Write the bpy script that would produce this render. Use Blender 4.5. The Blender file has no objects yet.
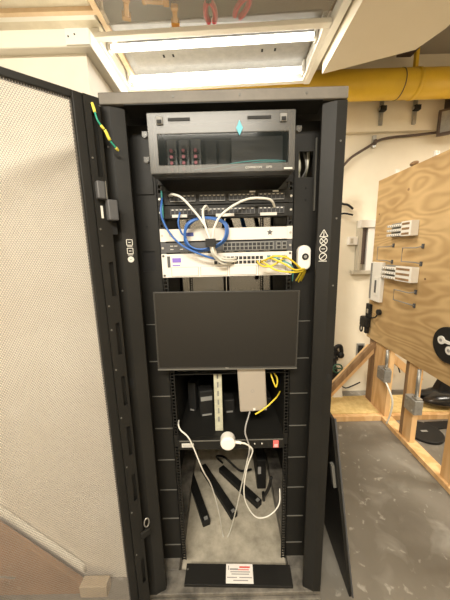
import bpy, bmesh, math, random
from mathutils import Matrix, Vector
random.seed(7)
PI = math.pi
scene = bpy.context.scene
COL = scene.collection

# ------------------------------------------------------------------ materials
def mat(name, col, rough=.5, metal=0., spec=.5, var=None, vscale=8., bump=0., bscale=60., emit=None, estr=0., coat=0.):
    m = bpy.data.materials.new(name); m.use_nodes = True
    nt = m.node_tree; b = nt.nodes['Principled BSDF']
    b.inputs['Base Color'].default_value = (*col, 1)
    b.inputs['Roughness'].default_value = rough
    b.inputs['Metallic'].default_value = metal
    b.inputs['Specular IOR Level'].default_value = spec
    b.inputs['Coat Weight'].default_value = coat
    tc = nt.nodes.new('ShaderNodeTexCoord')
    if var:
        n = nt.nodes.new('ShaderNodeTexNoise'); n.inputs['Scale'].default_value = vscale
        n.inputs['Detail'].default_value = 6; n.inputs['Roughness'].default_value = .65
        nt.links.new(tc.outputs['Object'], n.inputs['Vector'])
        r = nt.nodes.new('ShaderNodeValToRGB')
        r.color_ramp.elements[0].position = .35; r.color_ramp.elements[1].position = .68
        r.color_ramp.elements[0].color = (*col, 1); r.color_ramp.elements[1].color = (*var, 1)
        nt.links.new(n.outputs['Fac'], r.inputs['Fac']); nt.links.new(r.outputs['Color'], b.inputs['Base Color'])
    if bump:
        n2 = nt.nodes.new('ShaderNodeTexNoise'); n2.inputs['Scale'].default_value = bscale
        nt.links.new(tc.outputs['Object'], n2.inputs['Vector'])
        bp = nt.nodes.new('ShaderNodeBump'); bp.inputs['Strength'].default_value = bump; bp.inputs['Distance'].default_value = .002
        nt.links.new(n2.outputs['Fac'], bp.inputs['Height']); nt.links.new(bp.outputs['Normal'], b.inputs['Normal'])
    if emit:
        b.inputs['Emission Color'].default_value = (*emit, 1); b.inputs['Emission Strength'].default_value = estr
    return m

M = {}
M['black'] = mat('black_powder_coat', (.0095, .009, .0078), .5, spec=.28, var=(.0145, .0135, .0115), vscale=3.5, bump=.15, bscale=400)
M['black_in'] = mat('black_inner_sheet', (.0095, .009, .0078), .52, spec=.28, var=(.0145, .0135, .0115), vscale=4)
M['seam'] = mat('pale_edge_metal', (.13, .125, .11), .4)  # paler gray for ridges, rivets and thin edge strips
M['lip'] = mat('dust_and_glare_black', (.13, .118, .10), .55, var=(.20, .18, .155), vscale=6)  # black made paler for dust and for the lamp glare on the lip
M['hole'] = mat('deep_black', (.004, .004, .004), .8)
M['dusty'] = mat('dust_covered_black', (.06, .054, .046), .6, var=(.26, .235, .195), vscale=9, bump=.2, bscale=90)
M['screen'] = mat('screen_glass', (.010, .009, .008), .32, spec=.5)
M['bezel'] = mat('monitor_plastic', (.035, .033, .029), .4)
M['white_metal'] = mat('white_painted_panel', (.74, .70, .64), .45)
M['white_plastic'] = mat('white_plastic', (.80, .77, .71), .4)
M['dark_gray'] = mat('switch_gray', (.075, .075, .078), .5)
M['port'] = mat('port_cavity', (.012, .012, .014), .6)
M['port_gray'] = mat('port_block_gray', (.24, .235, .22), .5)
M['lilac'] = mat('violet_badge', (.22, .14, .55), .5)
M['navy'] = mat('navy_badge', (.06, .08, .30), .5)
M['ink'] = mat('gray_ink', (.30, .29, .28), .7)
M['redink'] = mat('red_ink', (.65, .08, .06), .7)
M['icon'] = mat('white_print', (.62, .60, .55), .6)
M['steel'] = mat('zinc_steel', (.50, .49, .46), .35, metal=.8)
M['beige_metal'] = mat('beige_painted_metal', (.48, .43, .34), .5)
M['emt'] = mat('galvanised_metal', (.42, .42, .40), .4, metal=.6, var=(.30, .30, .29), vscale=30)
M['silver'] = mat('silver_case', (.43, .38, .32), .42, metal=.3)
M['ivory'] = mat('ivory_metal', (.56, .55, .42), .45, var=(.40, .38, .28), vscale=40)
M['blue'] = mat('blue_cable', (.035, .13, .42), .45)
M['white_cable'] = mat('white_cable', (.72, .70, .63), .5)
M['yellow_cable'] = mat('yellow_cable', (.72, .55, .04), .45)
M['teal'] = mat('teal_cable', (.10, .42, .42), .5)
M['green_wire'] = mat('green_wire', (.02, .30, .20), .5)
M['yellow_sleeve'] = mat('yellow_sleeve', (.80, .70, .10), .5)
M['rubber'] = mat('black_rubber', (.010, .0095, .009), .6, spec=.35)
M['glossy_black'] = mat('glossy_black_leather', (.014, .013, .013), .22, spec=.6, bump=.3, bscale=18)
M['wall'] = mat('painted_wall', (.80, .73, .59), .7, var=(.74, .66, .52), vscale=2.2, bump=.08, bscale=30)
M['wall_white'] = mat('white_partition_paint', (.82, .77, .68), .6, var=(.72, .65, .55), vscale=1.6)
M['cap'] = mat('cream_trim', (.84, .80, .70), .5)
M['soffit'] = mat('cream_ceiling_panel', (.78, .71, .58), .7, var=(.74, .67, .53), vscale=1.2)
M['ceil_tile'] = mat('raw_ceiling_board', (.74, .68, .56), .8, var=(.62, .56, .44), vscale=7)
M['pale_wood'] = mat('pale_batten_wood', (.74, .58, .40), .6, var=(.66, .48, .30), vscale=9)
M['ceil'] = mat('upper_ceiling', (.34, .31, .26), .9)
M['pipe'] = mat('yellow_pipe_paint', (.80, .52, .035), .4, var=(.70, .44, .03), vscale=4)
M['brown_cable'] = mat('dark_cable', (.09, .06, .045), .6)
M['tube'] = mat('fluorescent_tube', (1, 1, 1), .4, emit=(1, .95, .84), estr=2.5)
M['reflector'] = mat('fixture_reflector', (.30, .29, .27), .4, metal=.2, var=(.24, .235, .22), vscale=20)
M['fixture'] = mat('fixture_white_enamel', (.86, .84, .78), .4)
M['orange_tool'] = mat('orange_tool_plastic', (.75, .36, .05), .5)
M['red_tool'] = mat('red_tool_grip', (.65, .05, .06), .45)
M['red'] = mat('red_rocker', (.75, .16, .15), .4)
M['brown_board'] = mat('stained_board', (.33, .18, .085), .6, var=(.25, .135, .06), vscale=6)
M['valve_green'] = mat('green_valve', (.03, .10, .06), .5)
M['magenta'] = mat('adapter_red', (.30, .045, .07), .5)
M['wall_dark_floor'] = None

def wood(name, c1, c2, scale, dist, axis='Y', rough=.6, sq=(1, 1, 1), spec=.3, waves=26, amp=.23):
    m = bpy.data.materials.new(name); m.use_nodes = True
    nt = m.node_tree; b = nt.nodes['Principled BSDF']; b.inputs['Roughness'].default_value = rough
    b.inputs['Specular IOR Level'].default_value = spec
    tc = nt.nodes.new('ShaderNodeTexCoord'); mp = nt.nodes.new('ShaderNodeMapping'); mp.inputs['Scale'].default_value = sq
    nt.links.new(tc.outputs['Object'], mp.inputs['Vector'])
    n = nt.nodes.new('ShaderNodeTexNoise'); n.inputs['Scale'].default_value = scale; n.inputs['Detail'].default_value = 2.5
    n.inputs['Distortion'].default_value = dist
    nt.links.new(mp.outputs['Vector'], n.inputs['Vector'])
    mul = nt.nodes.new('ShaderNodeMath'); mul.operation = 'MULTIPLY'; mul.inputs[1].default_value = 26
    si = nt.nodes.new('ShaderNodeMath'); si.operation = 'SINE'; mul.inputs[1].default_value = waves
    nt.links.new(n.outputs['Fac'], mul.inputs[0]); nt.links.new(mul.outputs[0], si.inputs[0])
    n3 = nt.nodes.new('ShaderNodeTexNoise'); n3.inputs['Scale'].default_value = 2.1; n3.inputs['Detail'].default_value = 5
    nt.links.new(tc.outputs['Object'], n3.inputs['Vector'])
    ad = nt.nodes.new('ShaderNodeMath'); ad.operation = 'MULTIPLY_ADD'; ad.inputs[1].default_value = amp; ad.inputs[2].default_value = .0
    nt.links.new(si.outputs[0], ad.inputs[0])
    ad2 = nt.nodes.new('ShaderNodeMath'); ad2.operation = 'ADD'; nt.links.new(ad.outputs[0], ad2.inputs[0]); nt.links.new(n3.outputs['Fac'], ad2.inputs[1])
    r = nt.nodes.new('ShaderNodeValToRGB'); r.color_ramp.elements[0].position = .25; r.color_ramp.elements[1].position = .75
    r.color_ramp.elements[0].color = (*c1, 1); r.color_ramp.elements[1].color = (*c2, 1)
    nt.links.new(ad2.outputs[0], r.inputs['Fac']); nt.links.new(r.outputs['Color'], b.inputs['Base Color'])
    return m
M['plywood'] = wood('plywood_face', (.40, .25, .105), (.66, .46, .23), 1.3, .25, sq=(1, .7, 2.6), waves=95, amp=.12)
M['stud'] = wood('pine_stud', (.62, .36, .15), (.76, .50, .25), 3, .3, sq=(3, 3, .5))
M['stud_dark'] = wood('dark_brown_stud', (.22, .13, .065), (.34, .21, .11), 3, .3, sq=(3, 3, .5))  # darker brown than the pine stud, used for knots too
M['block_wood'] = mat('pale_block_wood', (.50, .40, .28), .7, var=(.42, .33, .22), vscale=14)
M['osb'] = mat('pale_osb', (.78, .60, .27), .7, var=(.60, .42, .16), vscale=22)

def concrete():
    m = bpy.data.materials.new('stained_concrete'); m.use_nodes = True
    nt = m.node_tree; b = nt.nodes['Principled BSDF']; b.inputs['Roughness'].default_value = .42
    tc = nt.nodes.new('ShaderNodeTexCoord')
    def noise(s, d, dist=0):
        n = nt.nodes.new('ShaderNodeTexNoise'); n.inputs['Scale'].default_value = s; n.inputs['Detail'].default_value = d
        n.inputs['Distortion'].default_value = dist
        nt.links.new(tc.outputs['Object'], n.inputs['Vector']); return n
    def ramp(src, p0, p1, c0, c1):
        r = nt.nodes.new('ShaderNodeValToRGB'); r.color_ramp.elements[0].position = p0; r.color_ramp.elements[1].position = p1
        r.color_ramp.elements[0].color = (*c0, 1); r.color_ramp.elements[1].color = (*c1, 1)
        nt.links.new(src.outputs['Fac'], r.inputs['Fac']); return r
    a = ramp(noise(1.7, 9, .3), .32, .70, (.115, .100, .080), (.225, .205, .172))
    sp = ramp(noise(6.0, 8, .5), .54, .70, (0, 0, 0), (1, 1, 1))
    sp2 = ramp(noise(19, 6, .4), .63, .70, (0, 0, 0), (.55, .55, .55))
    mx = nt.nodes.new('ShaderNodeMixRGB'); mx.inputs['Color2'].default_value = (.30, .285, .25, 1)
    mm = nt.nodes.new('ShaderNodeMath'); mm.operation = 'MULTIPLY'; mm.inputs[1].default_value = .55
    nt.links.new(sp.outputs['Color'], mm.inputs[0]); nt.links.new(mm.outputs[0], mx.inputs['Fac']); nt.links.new(a.outputs['Color'], mx.inputs['Color1'])
    mx2 = nt.nodes.new('ShaderNodeMixRGB'); mx2.inputs['Color2'].default_value = (.45, .43, .38, 1)
    nt.links.new(sp2.outputs['Color'], mx2.inputs['Fac']); nt.links.new(mx.outputs['Color'], mx2.inputs['Color1'])
    nt.links.new(mx2.outputs['Color'], b.inputs['Base Color'])
    bp = nt.nodes.new('ShaderNodeBump'); bp.inputs['Strength'].default_value = .15; bp.inputs['Distance'].default_value = .01
    n = noise(14, 6); nt.links.new(n.outputs['Fac'], bp.inputs['Height']); nt.links.new(bp.outputs['Normal'], b.inputs['Normal'])
    return m
M['concrete'] = concrete()
M['pale_concrete'] = mat('pale_mottled_concrete', (.56, .50, .39), .7, var=(.30, .265, .20), vscale=9, bump=.2, bscale=40)  # paler mottled concrete for the floor inside the rack

def perforated(name, pitch, rad, ax, col=(.03, .028, .025)):
    """sheet with real see-through round holes in a staggered pattern; ax = the two object axes of the sheet"""
    m = bpy.data.materials.new(name); m.use_nodes = True
    nt = m.node_tree; b = nt.nodes['Principled BSDF']; b.inputs['Base Color'].default_value = (*col, 1); b.inputs['Roughness'].default_value = .45
    tc = nt.nodes.new('ShaderNodeTexCoord'); se = nt.nodes.new('ShaderNodeSeparateXYZ')
    nt.links.new(tc.outputs['Object'], se.inputs[0])
    def mth(op, a, v=None, c=None):
        n = nt.nodes.new('ShaderNodeMath'); n.operation = op
        for i, q in enumerate((a, v, c)):
            if q is None: continue
            if isinstance(q, (int, float)): n.inputs[i].default_value = q
            else: nt.links.new(q, n.inputs[i])
        return n.outputs[0]
    if ax == 'door':   # distance along a sheet standing at an angle
        u = mth('SQRT', mth('ADD', mth('POWER', se.outputs[0], 2), mth('POWER', se.outputs[1], 2)))
    else: u = se.outputs[0]
    w = se.outputs[2]
    ps, pw = pitch, pitch * 1.732
    def lat(ou, ow):
        fu = mth('MULTIPLY', mth('SUBTRACT', mth('FRACT', mth('ADD', mth('DIVIDE', mth('ADD', u, 10.), ps), ou)), .5), ps)
        fw = mth('MULTIPLY', mth('SUBTRACT', mth('FRACT', mth('ADD', mth('DIVIDE', mth('ADD', w, 10.), pw), ow)), .5), pw)
        return mth('SQRT', mth('ADD', mth('POWER', fu, 2), mth('POWER', fw, 2)))
    d = mth('MINIMUM', lat(0, 0), lat(.5, .5))
    hole = mth('LESS_THAN', d, rad)
    tr = nt.nodes.new('ShaderNodeBsdfTransparent'); mx = nt.nodes.new('ShaderNodeMixShader')
    nt.links.new(hole, mx.inputs[0]); nt.links.new(b.outputs[0], mx.inputs[1]); nt.links.new(tr.outputs[0], mx.inputs[2])
    nt.links.new(mx.outputs[0], nt.nodes['Material Output'].inputs['Surface'])
    return m
M['perf_front'] = perforated('perforated_steel_front', .0056, .00258, 'door', (.26, .235, .215))  # black sheet coloured paler to carry the strong light on it
M['perf_dimming_rear'] = perforated('dimming_perforated_rear', .0060, .0018, 'x')

def clear(name, tint, fac, rough=.12):
    m = bpy.data.materials.new(name); m.use_nodes = True
    nt = m.node_tree; b = nt.nodes['Principled BSDF']
    b.inputs['Base Color'].default_value = (*tint, 1); b.inputs['Roughness'].default_value = rough
    tr = nt.nodes.new('ShaderNodeBsdfTransparent'); mx = nt.nodes.new('ShaderNodeMixShader'); mx.inputs[0].default_value = fac
    nt.links.new(b.outputs[0], mx.inputs[1]); nt.links.new(tr.outputs[0], mx.inputs[2])
    nt.links.new(mx.outputs[0], nt.nodes['Material Output'].inputs['Surface'])
    return m
M['smoke_frame'] = clear('gray_translucent_plastic', (.115, .11, .10), .42, .3)
M['clear_window'] = clear('clear_window_plastic', (.04, .05, .05), .86, .08)
M['acrylic'] = clear('dusty_acrylic', (.38, .36, .32), .72, .25)

# ------------------------------------------------------------------ mesh builder
def org(p):
    v = Vector((0, 0, 0))
    while p is not None: v += p.location; p = p.parent
    return v

class MB:
    def __init__(s, T=None): s.v = []; s.f = []; s.T = T
    def add(s, vs, fs):
        o = len(s.v)
        for q in vs:
            q = Vector(q); s.v.append(s.T @ q if s.T else q)
        s.f += [[i + o for i in f] for f in fs]; return s
    def box(s, x0, x1, y0, y1, z0, z1):
        vs = [(x, y, z) for z in (z0, z1) for y in (y0, y1) for x in (x0, x1)]
        return s.add(vs, [(0, 2, 3, 1), (4, 5, 7, 6), (0, 1, 5, 4), (2, 6, 7, 3), (0, 4, 6, 2), (1, 3, 7, 5)])
    def bar(s, a, b, w, h, up=(0, 0, 1)):
        """a rectangular bar from a to b, w wide sideways, h along up"""
        a = Vector(a); b = Vector(b); d = (b - a).normalized(); u = Vector(up)
        r = d.cross(u).normalized(); u = r.cross(d).normalized()
        vs = []
        for p in (a, b):
            for i, j in ((-1, -1), (1, -1), (1, 1), (-1, 1)): vs.append(p + r * (i * w / 2) + u * (j * h / 2))
        return s.add(vs, [(3, 2, 1, 0), (4, 5, 6, 7), (0, 1, 5, 4), (1, 2, 6, 5), (2, 3, 7, 6), (3, 0, 4, 7)])
    def tube(s, pts, r, n=8, closed=False, r2=None):
        pts = [Vector(p) for p in pts]; N = len(pts)
        prev = None; rings = []
        for i, p in enumerate(pts):
            if closed: d = pts[(i + 1) % N] - pts[i - 1]
            else: d = pts[min(i + 1, N - 1)] - pts[max(i - 1, 0)]
            d.normalize()
            if prev is None:
                u = Vector((0, 0, 1)) if abs(d.z) < .9 else Vector((0, 1, 0))
            else: u = prev
            u = (u - d * u.dot(d)).normalized(); prev = u; w = d.cross(u)
            rr = r if r2 is None else r + (r2 - r) * i / (N - 1)
            rings.append([p + u * rr * math.cos(2 * PI * k / n) + w * rr * math.sin(2 * PI * k / n) for k in range(n)])
        vs = [q for R_ in rings for q in R_]; fs = []
        for i in range(N if closed else N - 1):
            j = (i + 1) % N
            for k in range(n):
                k2 = (k + 1) % n; fs.append((i * n + k, i * n + k2, j * n + k2, j * n + k))
        if not closed: fs += [tuple(range(n))[::-1], tuple((N - 1) * n + k for k in range(n))]
        return s.add(vs, fs)
    def cyl(s, a, b, r, n=20, r2=None): return s.tube([a, b], r, n, r2=r2)
    def prism(s, poly, axis, a, b):
        """poly: 2D points in the two other axes (xy for z, xz for y, yz for x)"""
        def P(q, t): return (q[0], q[1], t) if axis == 'z' else ((q[0], t, q[1]) if axis == 'y' else (t, q[0], q[1]))
        n = len(poly); vs = [P(q, a) for q in poly] + [P(q, b) for q in poly]
        fs = [tuple(range(n))[::-1], tuple(range(n, 2 * n))] + [(i, (i + 1) % n, n + (i + 1) % n, n + i) for i in range(n)]
        return s.add(vs, fs)
    def plate(s, u0, u1, w0, w1, holes, P, t0, t1):
        """a flat plate over [u0,u1]x[w0,w1] with rectangular holes; P(u,w,t) gives the point"""
        us = sorted({u0, u1, *[h[0] for h in holes], *[h[1] for h in holes]}); ws = sorted({w0, w1, *[h[2] for h in holes], *[h[3] for h in holes]})
        def solid(i, j):
            if i < 0 or j < 0 or i >= len(us) - 1 or j >= len(ws) - 1: return False
            cu = (us[i] + us[i + 1]) / 2; cw = (ws[j] + ws[j + 1]) / 2
            return not any(h[0] < cu < h[1] and h[2] < cw < h[3] for h in holes)
        for i in range(len(us) - 1):
            for j in range(len(ws) - 1):
                if not solid(i, j): continue
                a, b, c, d = us[i], us[i + 1], ws[j], ws[j + 1]
                s.add([P(a, c, t0), P(b, c, t0), P(b, d, t0), P(a, d, t0)], [(0, 1, 2, 3)])
                s.add([P(a, c, t1), P(b, c, t1), P(b, d, t1), P(a, d, t1)], [(3, 2, 1, 0)])
                for di, dj, e in ((-1, 0, ((a, c), (a, d))), (1, 0, ((b, c), (b, d))), (0, -1, ((a, c), (b, c))), (0, 1, ((a, d), (b, d)))):
                    if not solid(i + di, j + dj):
                        (p, q), (p2, q2) = e
                        s.add([P(p, q, t0), P(p2, q2, t0), P(p2, q2, t1), P(p, q, t1)], [(0, 1, 2, 3)])
        return s
    def ball(s, c, rx, ry, rz, n=16, m=10):
        vs = [(c[0], c[1], c[2] - rz)]
        for i in range(1, m):
            ph = -PI / 2 + PI * i / m
            for k in range(n):
                th = 2 * PI * k / n; vs.append((c[0] + rx * math.cos(ph) * math.cos(th), c[1] + ry * math.cos(ph) * math.sin(th), c[2] + rz * math.sin(ph)))
        vs.append((c[0], c[1], c[2] + rz)); fs = []
        for k in range(n): fs.append((0, 1 + (k + 1) % n, 1 + k))
        for i in range(m - 2):
            for k in range(n): fs.append((1 + i * n + k, 1 + i * n + (k + 1) % n, 1 + (i + 1) * n + (k + 1) % n, 1 + (i + 1) * n + k))
        L = len(vs) - 1
        for k in range(n): fs.append((1 + (m - 2) * n + k, 1 + (m - 2) * n + (k + 1) % n, L))
        return s.add(vs, fs)
    def build(s, name, m, parent=None, bevel=0., smooth=False, label=None):
        if parent is None:
            xs = [q.x for q in s.v]; ys = [q.y for q in s.v]; zs = [q.z for q in s.v]
            o = Vector(((min(xs) + max(xs)) / 2, (min(ys) + max(ys)) / 2, min(zs)))
        else: o = org(parent)
        me = bpy.data.meshes.new(name); me.from_pydata([q - o for q in s.v], [], s.f)
        bm = bmesh.new(); bm.from_mesh(me)
        bmesh.ops.remove_doubles(bm, verts=bm.verts, dist=1e-6)
        bmesh.ops.recalc_face_normals(bm, faces=bm.faces); bm.to_mesh(me); bm.free()
        ob = bpy.data.objects.new(name, me); COL.objects.link(ob)
        me.materials.append(M[m] if isinstance(m, str) else m)
        if smooth:
            for p in me.polygons: p.use_smooth = True
        if parent is None: ob.location = o
        else: ob.parent = parent
        if bevel:
            md = ob.modifiers.new('bevel', 'BEVEL'); md.width = bevel; md.segments = 2; md.limit_method = 'ANGLE'
        if label: ob['label'] = label
        return ob

def cr(pts, k=6, closed=False):
    """smooth curve through points"""
    P = [Vector(p) for p in pts]; out = []; N = len(P)
    rng = range(N) if closed else range(N - 1)
    for i in rng:
        if closed: a, b, c, d = P[i - 1], P[i], P[(i + 1) % N], P[(i + 2) % N]
        else: a, b, c, d = P[max(i - 1, 0)], P[i], P[i + 1], P[min(i + 2, N - 1)]
        for j in range(k):
            t = j / k
            out.append(.5 * ((2 * b) + (c - a) * t + (2 * a - 5 * b + 4 * c - d) * t * t + (3 * b - a - 3 * c + d) * t ** 3))
    if not closed: out.append(P[-1])
    return out

def tag(o, label, cat, group=None):
    o['label'] = label; o['category'] = cat
    if group: o['group'] = group
    return o
def thing(name, loc, label, cat, group=None):
    o = bpy.data.objects.new(name, None); COL.objects.link(o); o.location = loc; o.empty_display_size = .05
    return tag(o, label, cat, group)
def struct(o): o['kind'] = 'structure'; return o
def cable(name, pts, r, m, label=None, cat='cable', group=None, parent=None, closed=False, k=6):
    o = MB().tube(cr(pts, k, closed), r, 8, closed=closed).build(name, m, parent, smooth=True)
    if label and parent is None: tag(o, label, cat, group)
    elif label: o['label'] = label
    return o
def text(body, size, T, m, parent, name='lettering', ext=.0004):
    cu = bpy.data.curves.new('t', 'FONT'); cu.body = body; cu.size = size; cu.extrude = ext; cu.align_x = 'CENTER'; cu.align_y = 'CENTER'
    t = bpy.data.objects.new('t', cu); COL.objects.link(t); bpy.context.view_layer.update()
    me = bpy.data.meshes.new_from_object(t); bpy.data.objects.remove(t)
    me.transform(T); me.transform(Matrix.Translation(-org(parent)))
    me.materials.append(M[m]); ob = bpy.data.objects.new(name, me); COL.objects.link(ob); ob.parent = parent
    return ob
def FACE(x, y, z, rx=0.):     # upright lettering that faces the camera side (-y)
    return Matrix.Translation((x, y, z)) @ Matrix.Rotation(PI / 2 - rx, 4, 'X')

# ================================================================== SETTING
struct(MB().box(-2.7, 3.6, -3.2, 1.75, -.1, 0).build('floor', 'concrete'))
struct(MB().box(-2.7, 3.6, 1.61, 1.75, 0, 2.52).build('wall_back', 'wall'))
struct(MB().box(-2.7, 3.6, 1.56, 1.75, 2.52, 3.1).build('trim_1', 'wall'))
struct(MB().box(3.5, 3.6, -3.2, 1.61, 0, 3.1).build('wall_right', 'wall'))
struct(MB().box(-2.7, 3.6, -3.3, -3.2, 0, 3.1).build('wall_front', 'wall'))
struct(MB().box(-2.8, -2.7, -3.3, 1.75, 0, 3.1).build('wall_far_left', 'wall'))
struct(MB().box(-2.8, 3.6, -3.3, 1.75, 3.1, 3.2).build('ceiling', 'ceil'))
wl = struct(MB().box(-2.7, -.44, 0, 1.61, 0, 2.19).build('wall_left', 'wall_white'))
tr = struct(MB().box(-2.7, -.41, -.03, 1.61, 2.165, 2.215).build('trim_2', 'cap', bevel=.004))
j = MB().box(-.485, -.4105, -.034, -.03, 2.168, 2.212).build('cover_plate', 'fixture', tr, bevel=.001)
s_ = MB()
for x, z in ((-.475, 2.19), (-.455, 2.195)): s_.cyl((x, -.036, z), (x, -.034, z), .0022, 8)
s_.build('screw', 'hole', j)
# suspended ceiling left of the fixture: raw boards with battens between them
struct(MB().box(-2.7, -.66, -.4, .60, 2.76, 2.80).box(-2.7, -.66, .66, 1.61, 2.76, 2.80).build('ceiling_left', 'ceil_tile'))
struct(MB().box(-2.7, -.60, .60, .625, 2.74, 2.80).box(-.645, -.615, -.4, .60, 2.74, 2.80).box(-.645, -.615, .625, 1.25, 2.75, 2.79).build('trim_3', 'pale_wood'))
struct(MB().box(-2.7, -.66, .625, .66, 2.745, 2.80).build('trim_4', 'fixture'))
# cream soffit at the right
struct(MB().prism([(.645, .935), (1.106, .745), (1.16, .60), (1.16, -1.2), (.645, -1.2)], 'z', 2.62, 2.72).build('ceiling_right', 'soffit'))
struct(MB().box(-2.7, .60, -3.2, -.42, 2.74, 2.80).build('ceiling_front', 'soffit'))

struct(MB().box(-.255, .255, .0, .88, 0, .0015).build('floor_patch', 'pale_concrete'))
# ================================================================== CEILING FIXTURES
def troffer(cx, cy, label, z=2.70, w=1.22, d=.42, rot=0., energy=14):
    t = thing('fluorescent_fixture', (cx, cy, z), label, 'ceiling light')
    T = Matrix.Translation((cx, cy, z)) @ Matrix.Rotation(rot, 4, 'Z')
    x0, x1, y0, y1 = -w / 2, w / 2, -d / 2, d / 2
    f = MB(T)
    f.box(x0 - .04, x1 + .04, y0 - .05, y0 - .01, -.012, .012).box(x0 - .04, x1 + .04, y1 + .01, y1 + .05, -.012, .08)
    f.box(x0 - .05, x0 - .005, y0 - .01, y1 + .01, -.012, .07).box(x1 + .005, x1 + .05, y0 - .01, y1 + .01, -.012, .07)
    f.build('frame', 'fixture', t, bevel=.003)
    f = MB(T).box(x0, x1, y0 - .01, y1 + .01, .07, .08)
    f.box(x0 + .10, x1 - .02, -.10, .10, .045, .07)
    rp = f.build('reflector_pan', 'reflector', t, bevel=.003)
    for x in (x0 + .30, x0 + .36, x1 - .30, x1 - .22):
        MB(T).box(x - .006, x + .006, -.012, .012, .0435, .046).build('knockout_slot', 'hole', rp)
    for y in (y0 + .085, y1 - .05):
        tb = MB(T).cyl((x0 + .02, y, .02), (x1 - .02, y, .02), .019, 16).build('fluorescent_tube', 'tube', t, smooth=True)
        MB(T).cyl((x0 + .003, y, .02), (x0 + .02, y, .02), .0195, 16).build('end_cap', 'steel', tb)
        MB(T).cyl((x1 - .02, y, .02), (x1 - .003, y, .02), .0195, 16).build('end_cap', 'steel', tb)
        for x in (x0 + .001, x1 - .012): MB(T).box(x, x + .011, y - .02, y + .02, -.005, .07).build('lamp_holder', 'white_plastic', t)
        L = bpy.data.lights.new('tube_light', 'AREA'); L.shape = 'RECTANGLE'; L.size = w - .05; L.size_y = .034; L.energy = energy / 2; L.color = (1, .93, .80)
        lo = bpy.data.objects.new('tube_light', L); COL.objects.link(lo); lo.matrix_world = T @ Matrix.Translation((0, y, 0))
    return t
troffer(-.052, .925, 'two-tube fluorescent ceiling fixture glowing bright above the open server rack', rot=-.043, energy=19)
struct(MB().box(.590, .632, -.4, 1.16, 2.685, 2.75).build('trim_5', 'fixture', bevel=.003))
troffer(-.25, -1.9, 'two-tube fluorescent ceiling fixture behind the camera', z=2.66, energy=80)
troffer(2.45, .1, 'two-tube fluorescent ceiling fixture on the far side of the plywood wall', z=2.66, energy=42)

# clear sheet with tools lying on it, seen from beneath
tag(MB().box(-.60, .56, -.38, .655, 2.715, 2.721).build('acrylic_sheet', 'acrylic'), 'dusty clear ceiling sheet with tools lying on top of it', 'clear sheet')
def clamp_tool(x, y, a, L, label):
    T = Matrix.Translation((x, y, 2.722)) @ Matrix.Rotation(a, 4, 'Z')
    t = thing('hand_tool', (x, y, 2.722), label, 'hand tool', 'hand tools on the clear ceiling sheet')
    MB(T).box(-L / 2, L / 2, -.012, .012, 0, .02).build('handle', 'orange_tool', t, bevel=.004)
    MB(T).box(L / 2, L / 2 + .03, -.022, .022, 0, .026).box(-L / 2 - .02, -L / 2, -.018, .018, 0, .022).build('jaw', 'orange_tool', t, bevel=.004)
clamp_tool(-.47, .58, 1.9, .08, 'orange tool on the clear ceiling sheet, the leftmost one')
clamp_tool(-.32, .545, .1, .08, 'orange tool on the clear ceiling sheet, the middle one lying sideways')
clamp_tool(-.235, .63, 1.7, .07, 'orange tool on the clear ceiling sheet, nearest the two red ones')
def red_tool(x, y, a, label):
    T = Matrix.Translation((x, y, 2.722)) @ Matrix.Rotation(a, 4, 'Z')
    t = thing('pliers', (x, y, 2.722), label, 'pliers', 'red pliers on the clear ceiling sheet')
    for s in (-1, 1):
        MB(T).tube(cr([(0, s * .006, .012), (.03, s * .020, .012), (.08, s * .024, .012), (.12, s * .014, .012)]), .014, 10).build('grip', 'red_tool', t, smooth=True)
    MB(T).prism([(-.05, -.004), (-.03, -.013), (.0, -.014), (.01, 0), (0, .014), (-.03, .013), (-.05, .004)], 'z', .004, .018).build('jaw', 'dark_gray', t, bevel=.002)
red_tool(-.055, .56, 1.5, 'red-handled pliers on the clear ceiling sheet, left of the pair')
red_tool(.14, .54, 2.0, 'red-handled pliers on the clear ceiling sheet, right of the pair')
tag(MB().box(-.56, -.12, .40, .52, 2.722, 2.78).build('gray_tray', 'dark_gray', bevel=.01), 'dark tray on the clear ceiling sheet behind the orange tools', 'tray')

# ================================================================== YELLOW PIPE AND THINGS ON THE BACK WALL
pp = thing('yellow_pipe', (0, 1.335, 2.665), 'large yellow painted pipe running under the ceiling at upper right', 'pipe')
MB().cyl((-.6, 1.335, 2.762), (3.5, 1.335, 2.762), .100, 40).build('pipe_run', 'pipe', pp, smooth=True)
MB().cyl((1.375, 1.335, 2.762), (1.382, 1.335, 2.762), .1025, 40).build('joint', 'brown_cable', pp, smooth=True)
MB().cyl((1.485, 1.335, 2.762), (1.515, 1.335, 2.762), .104, 40).build('strap_ring', 'pipe', pp, smooth=True)
MB().box(1.488, 1.512, 1.32, 1.35, 2.86, 3.10).build('hanger', 'pipe', pp)
MB().box(1.36, 1.47, 1.24, 1.36, 2.96, 3.10).build('hanger_bracket', 'brown_cable', pp)
for x, lb in ((1.38, 'dark metal bracket on the wall band under the yellow pipe, nearer the rack'), (1.67, 'dark metal bracket on the wall band under the yellow pipe, nearer the dark sign')):
    b = thing('wall_bracket', (x, 1.54, 2.57), lb, 'bracket', 'brackets under the yellow pipe')
    MB().box(x - .014, x + .014, 1.54, 1.558, 2.565, 2.80).build('strut', 'emt', b)
    MB().box(x - .03, x + .022, 1.50, 1.54, 2.66, 2.70).build('clamp', 'rubber', b, bevel=.005)
    MB().cyl((x - .04, 1.52, 2.68), (x - .03, 1.52, 2.68), .012, 10).build('bolt', 'steel', b)
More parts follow.
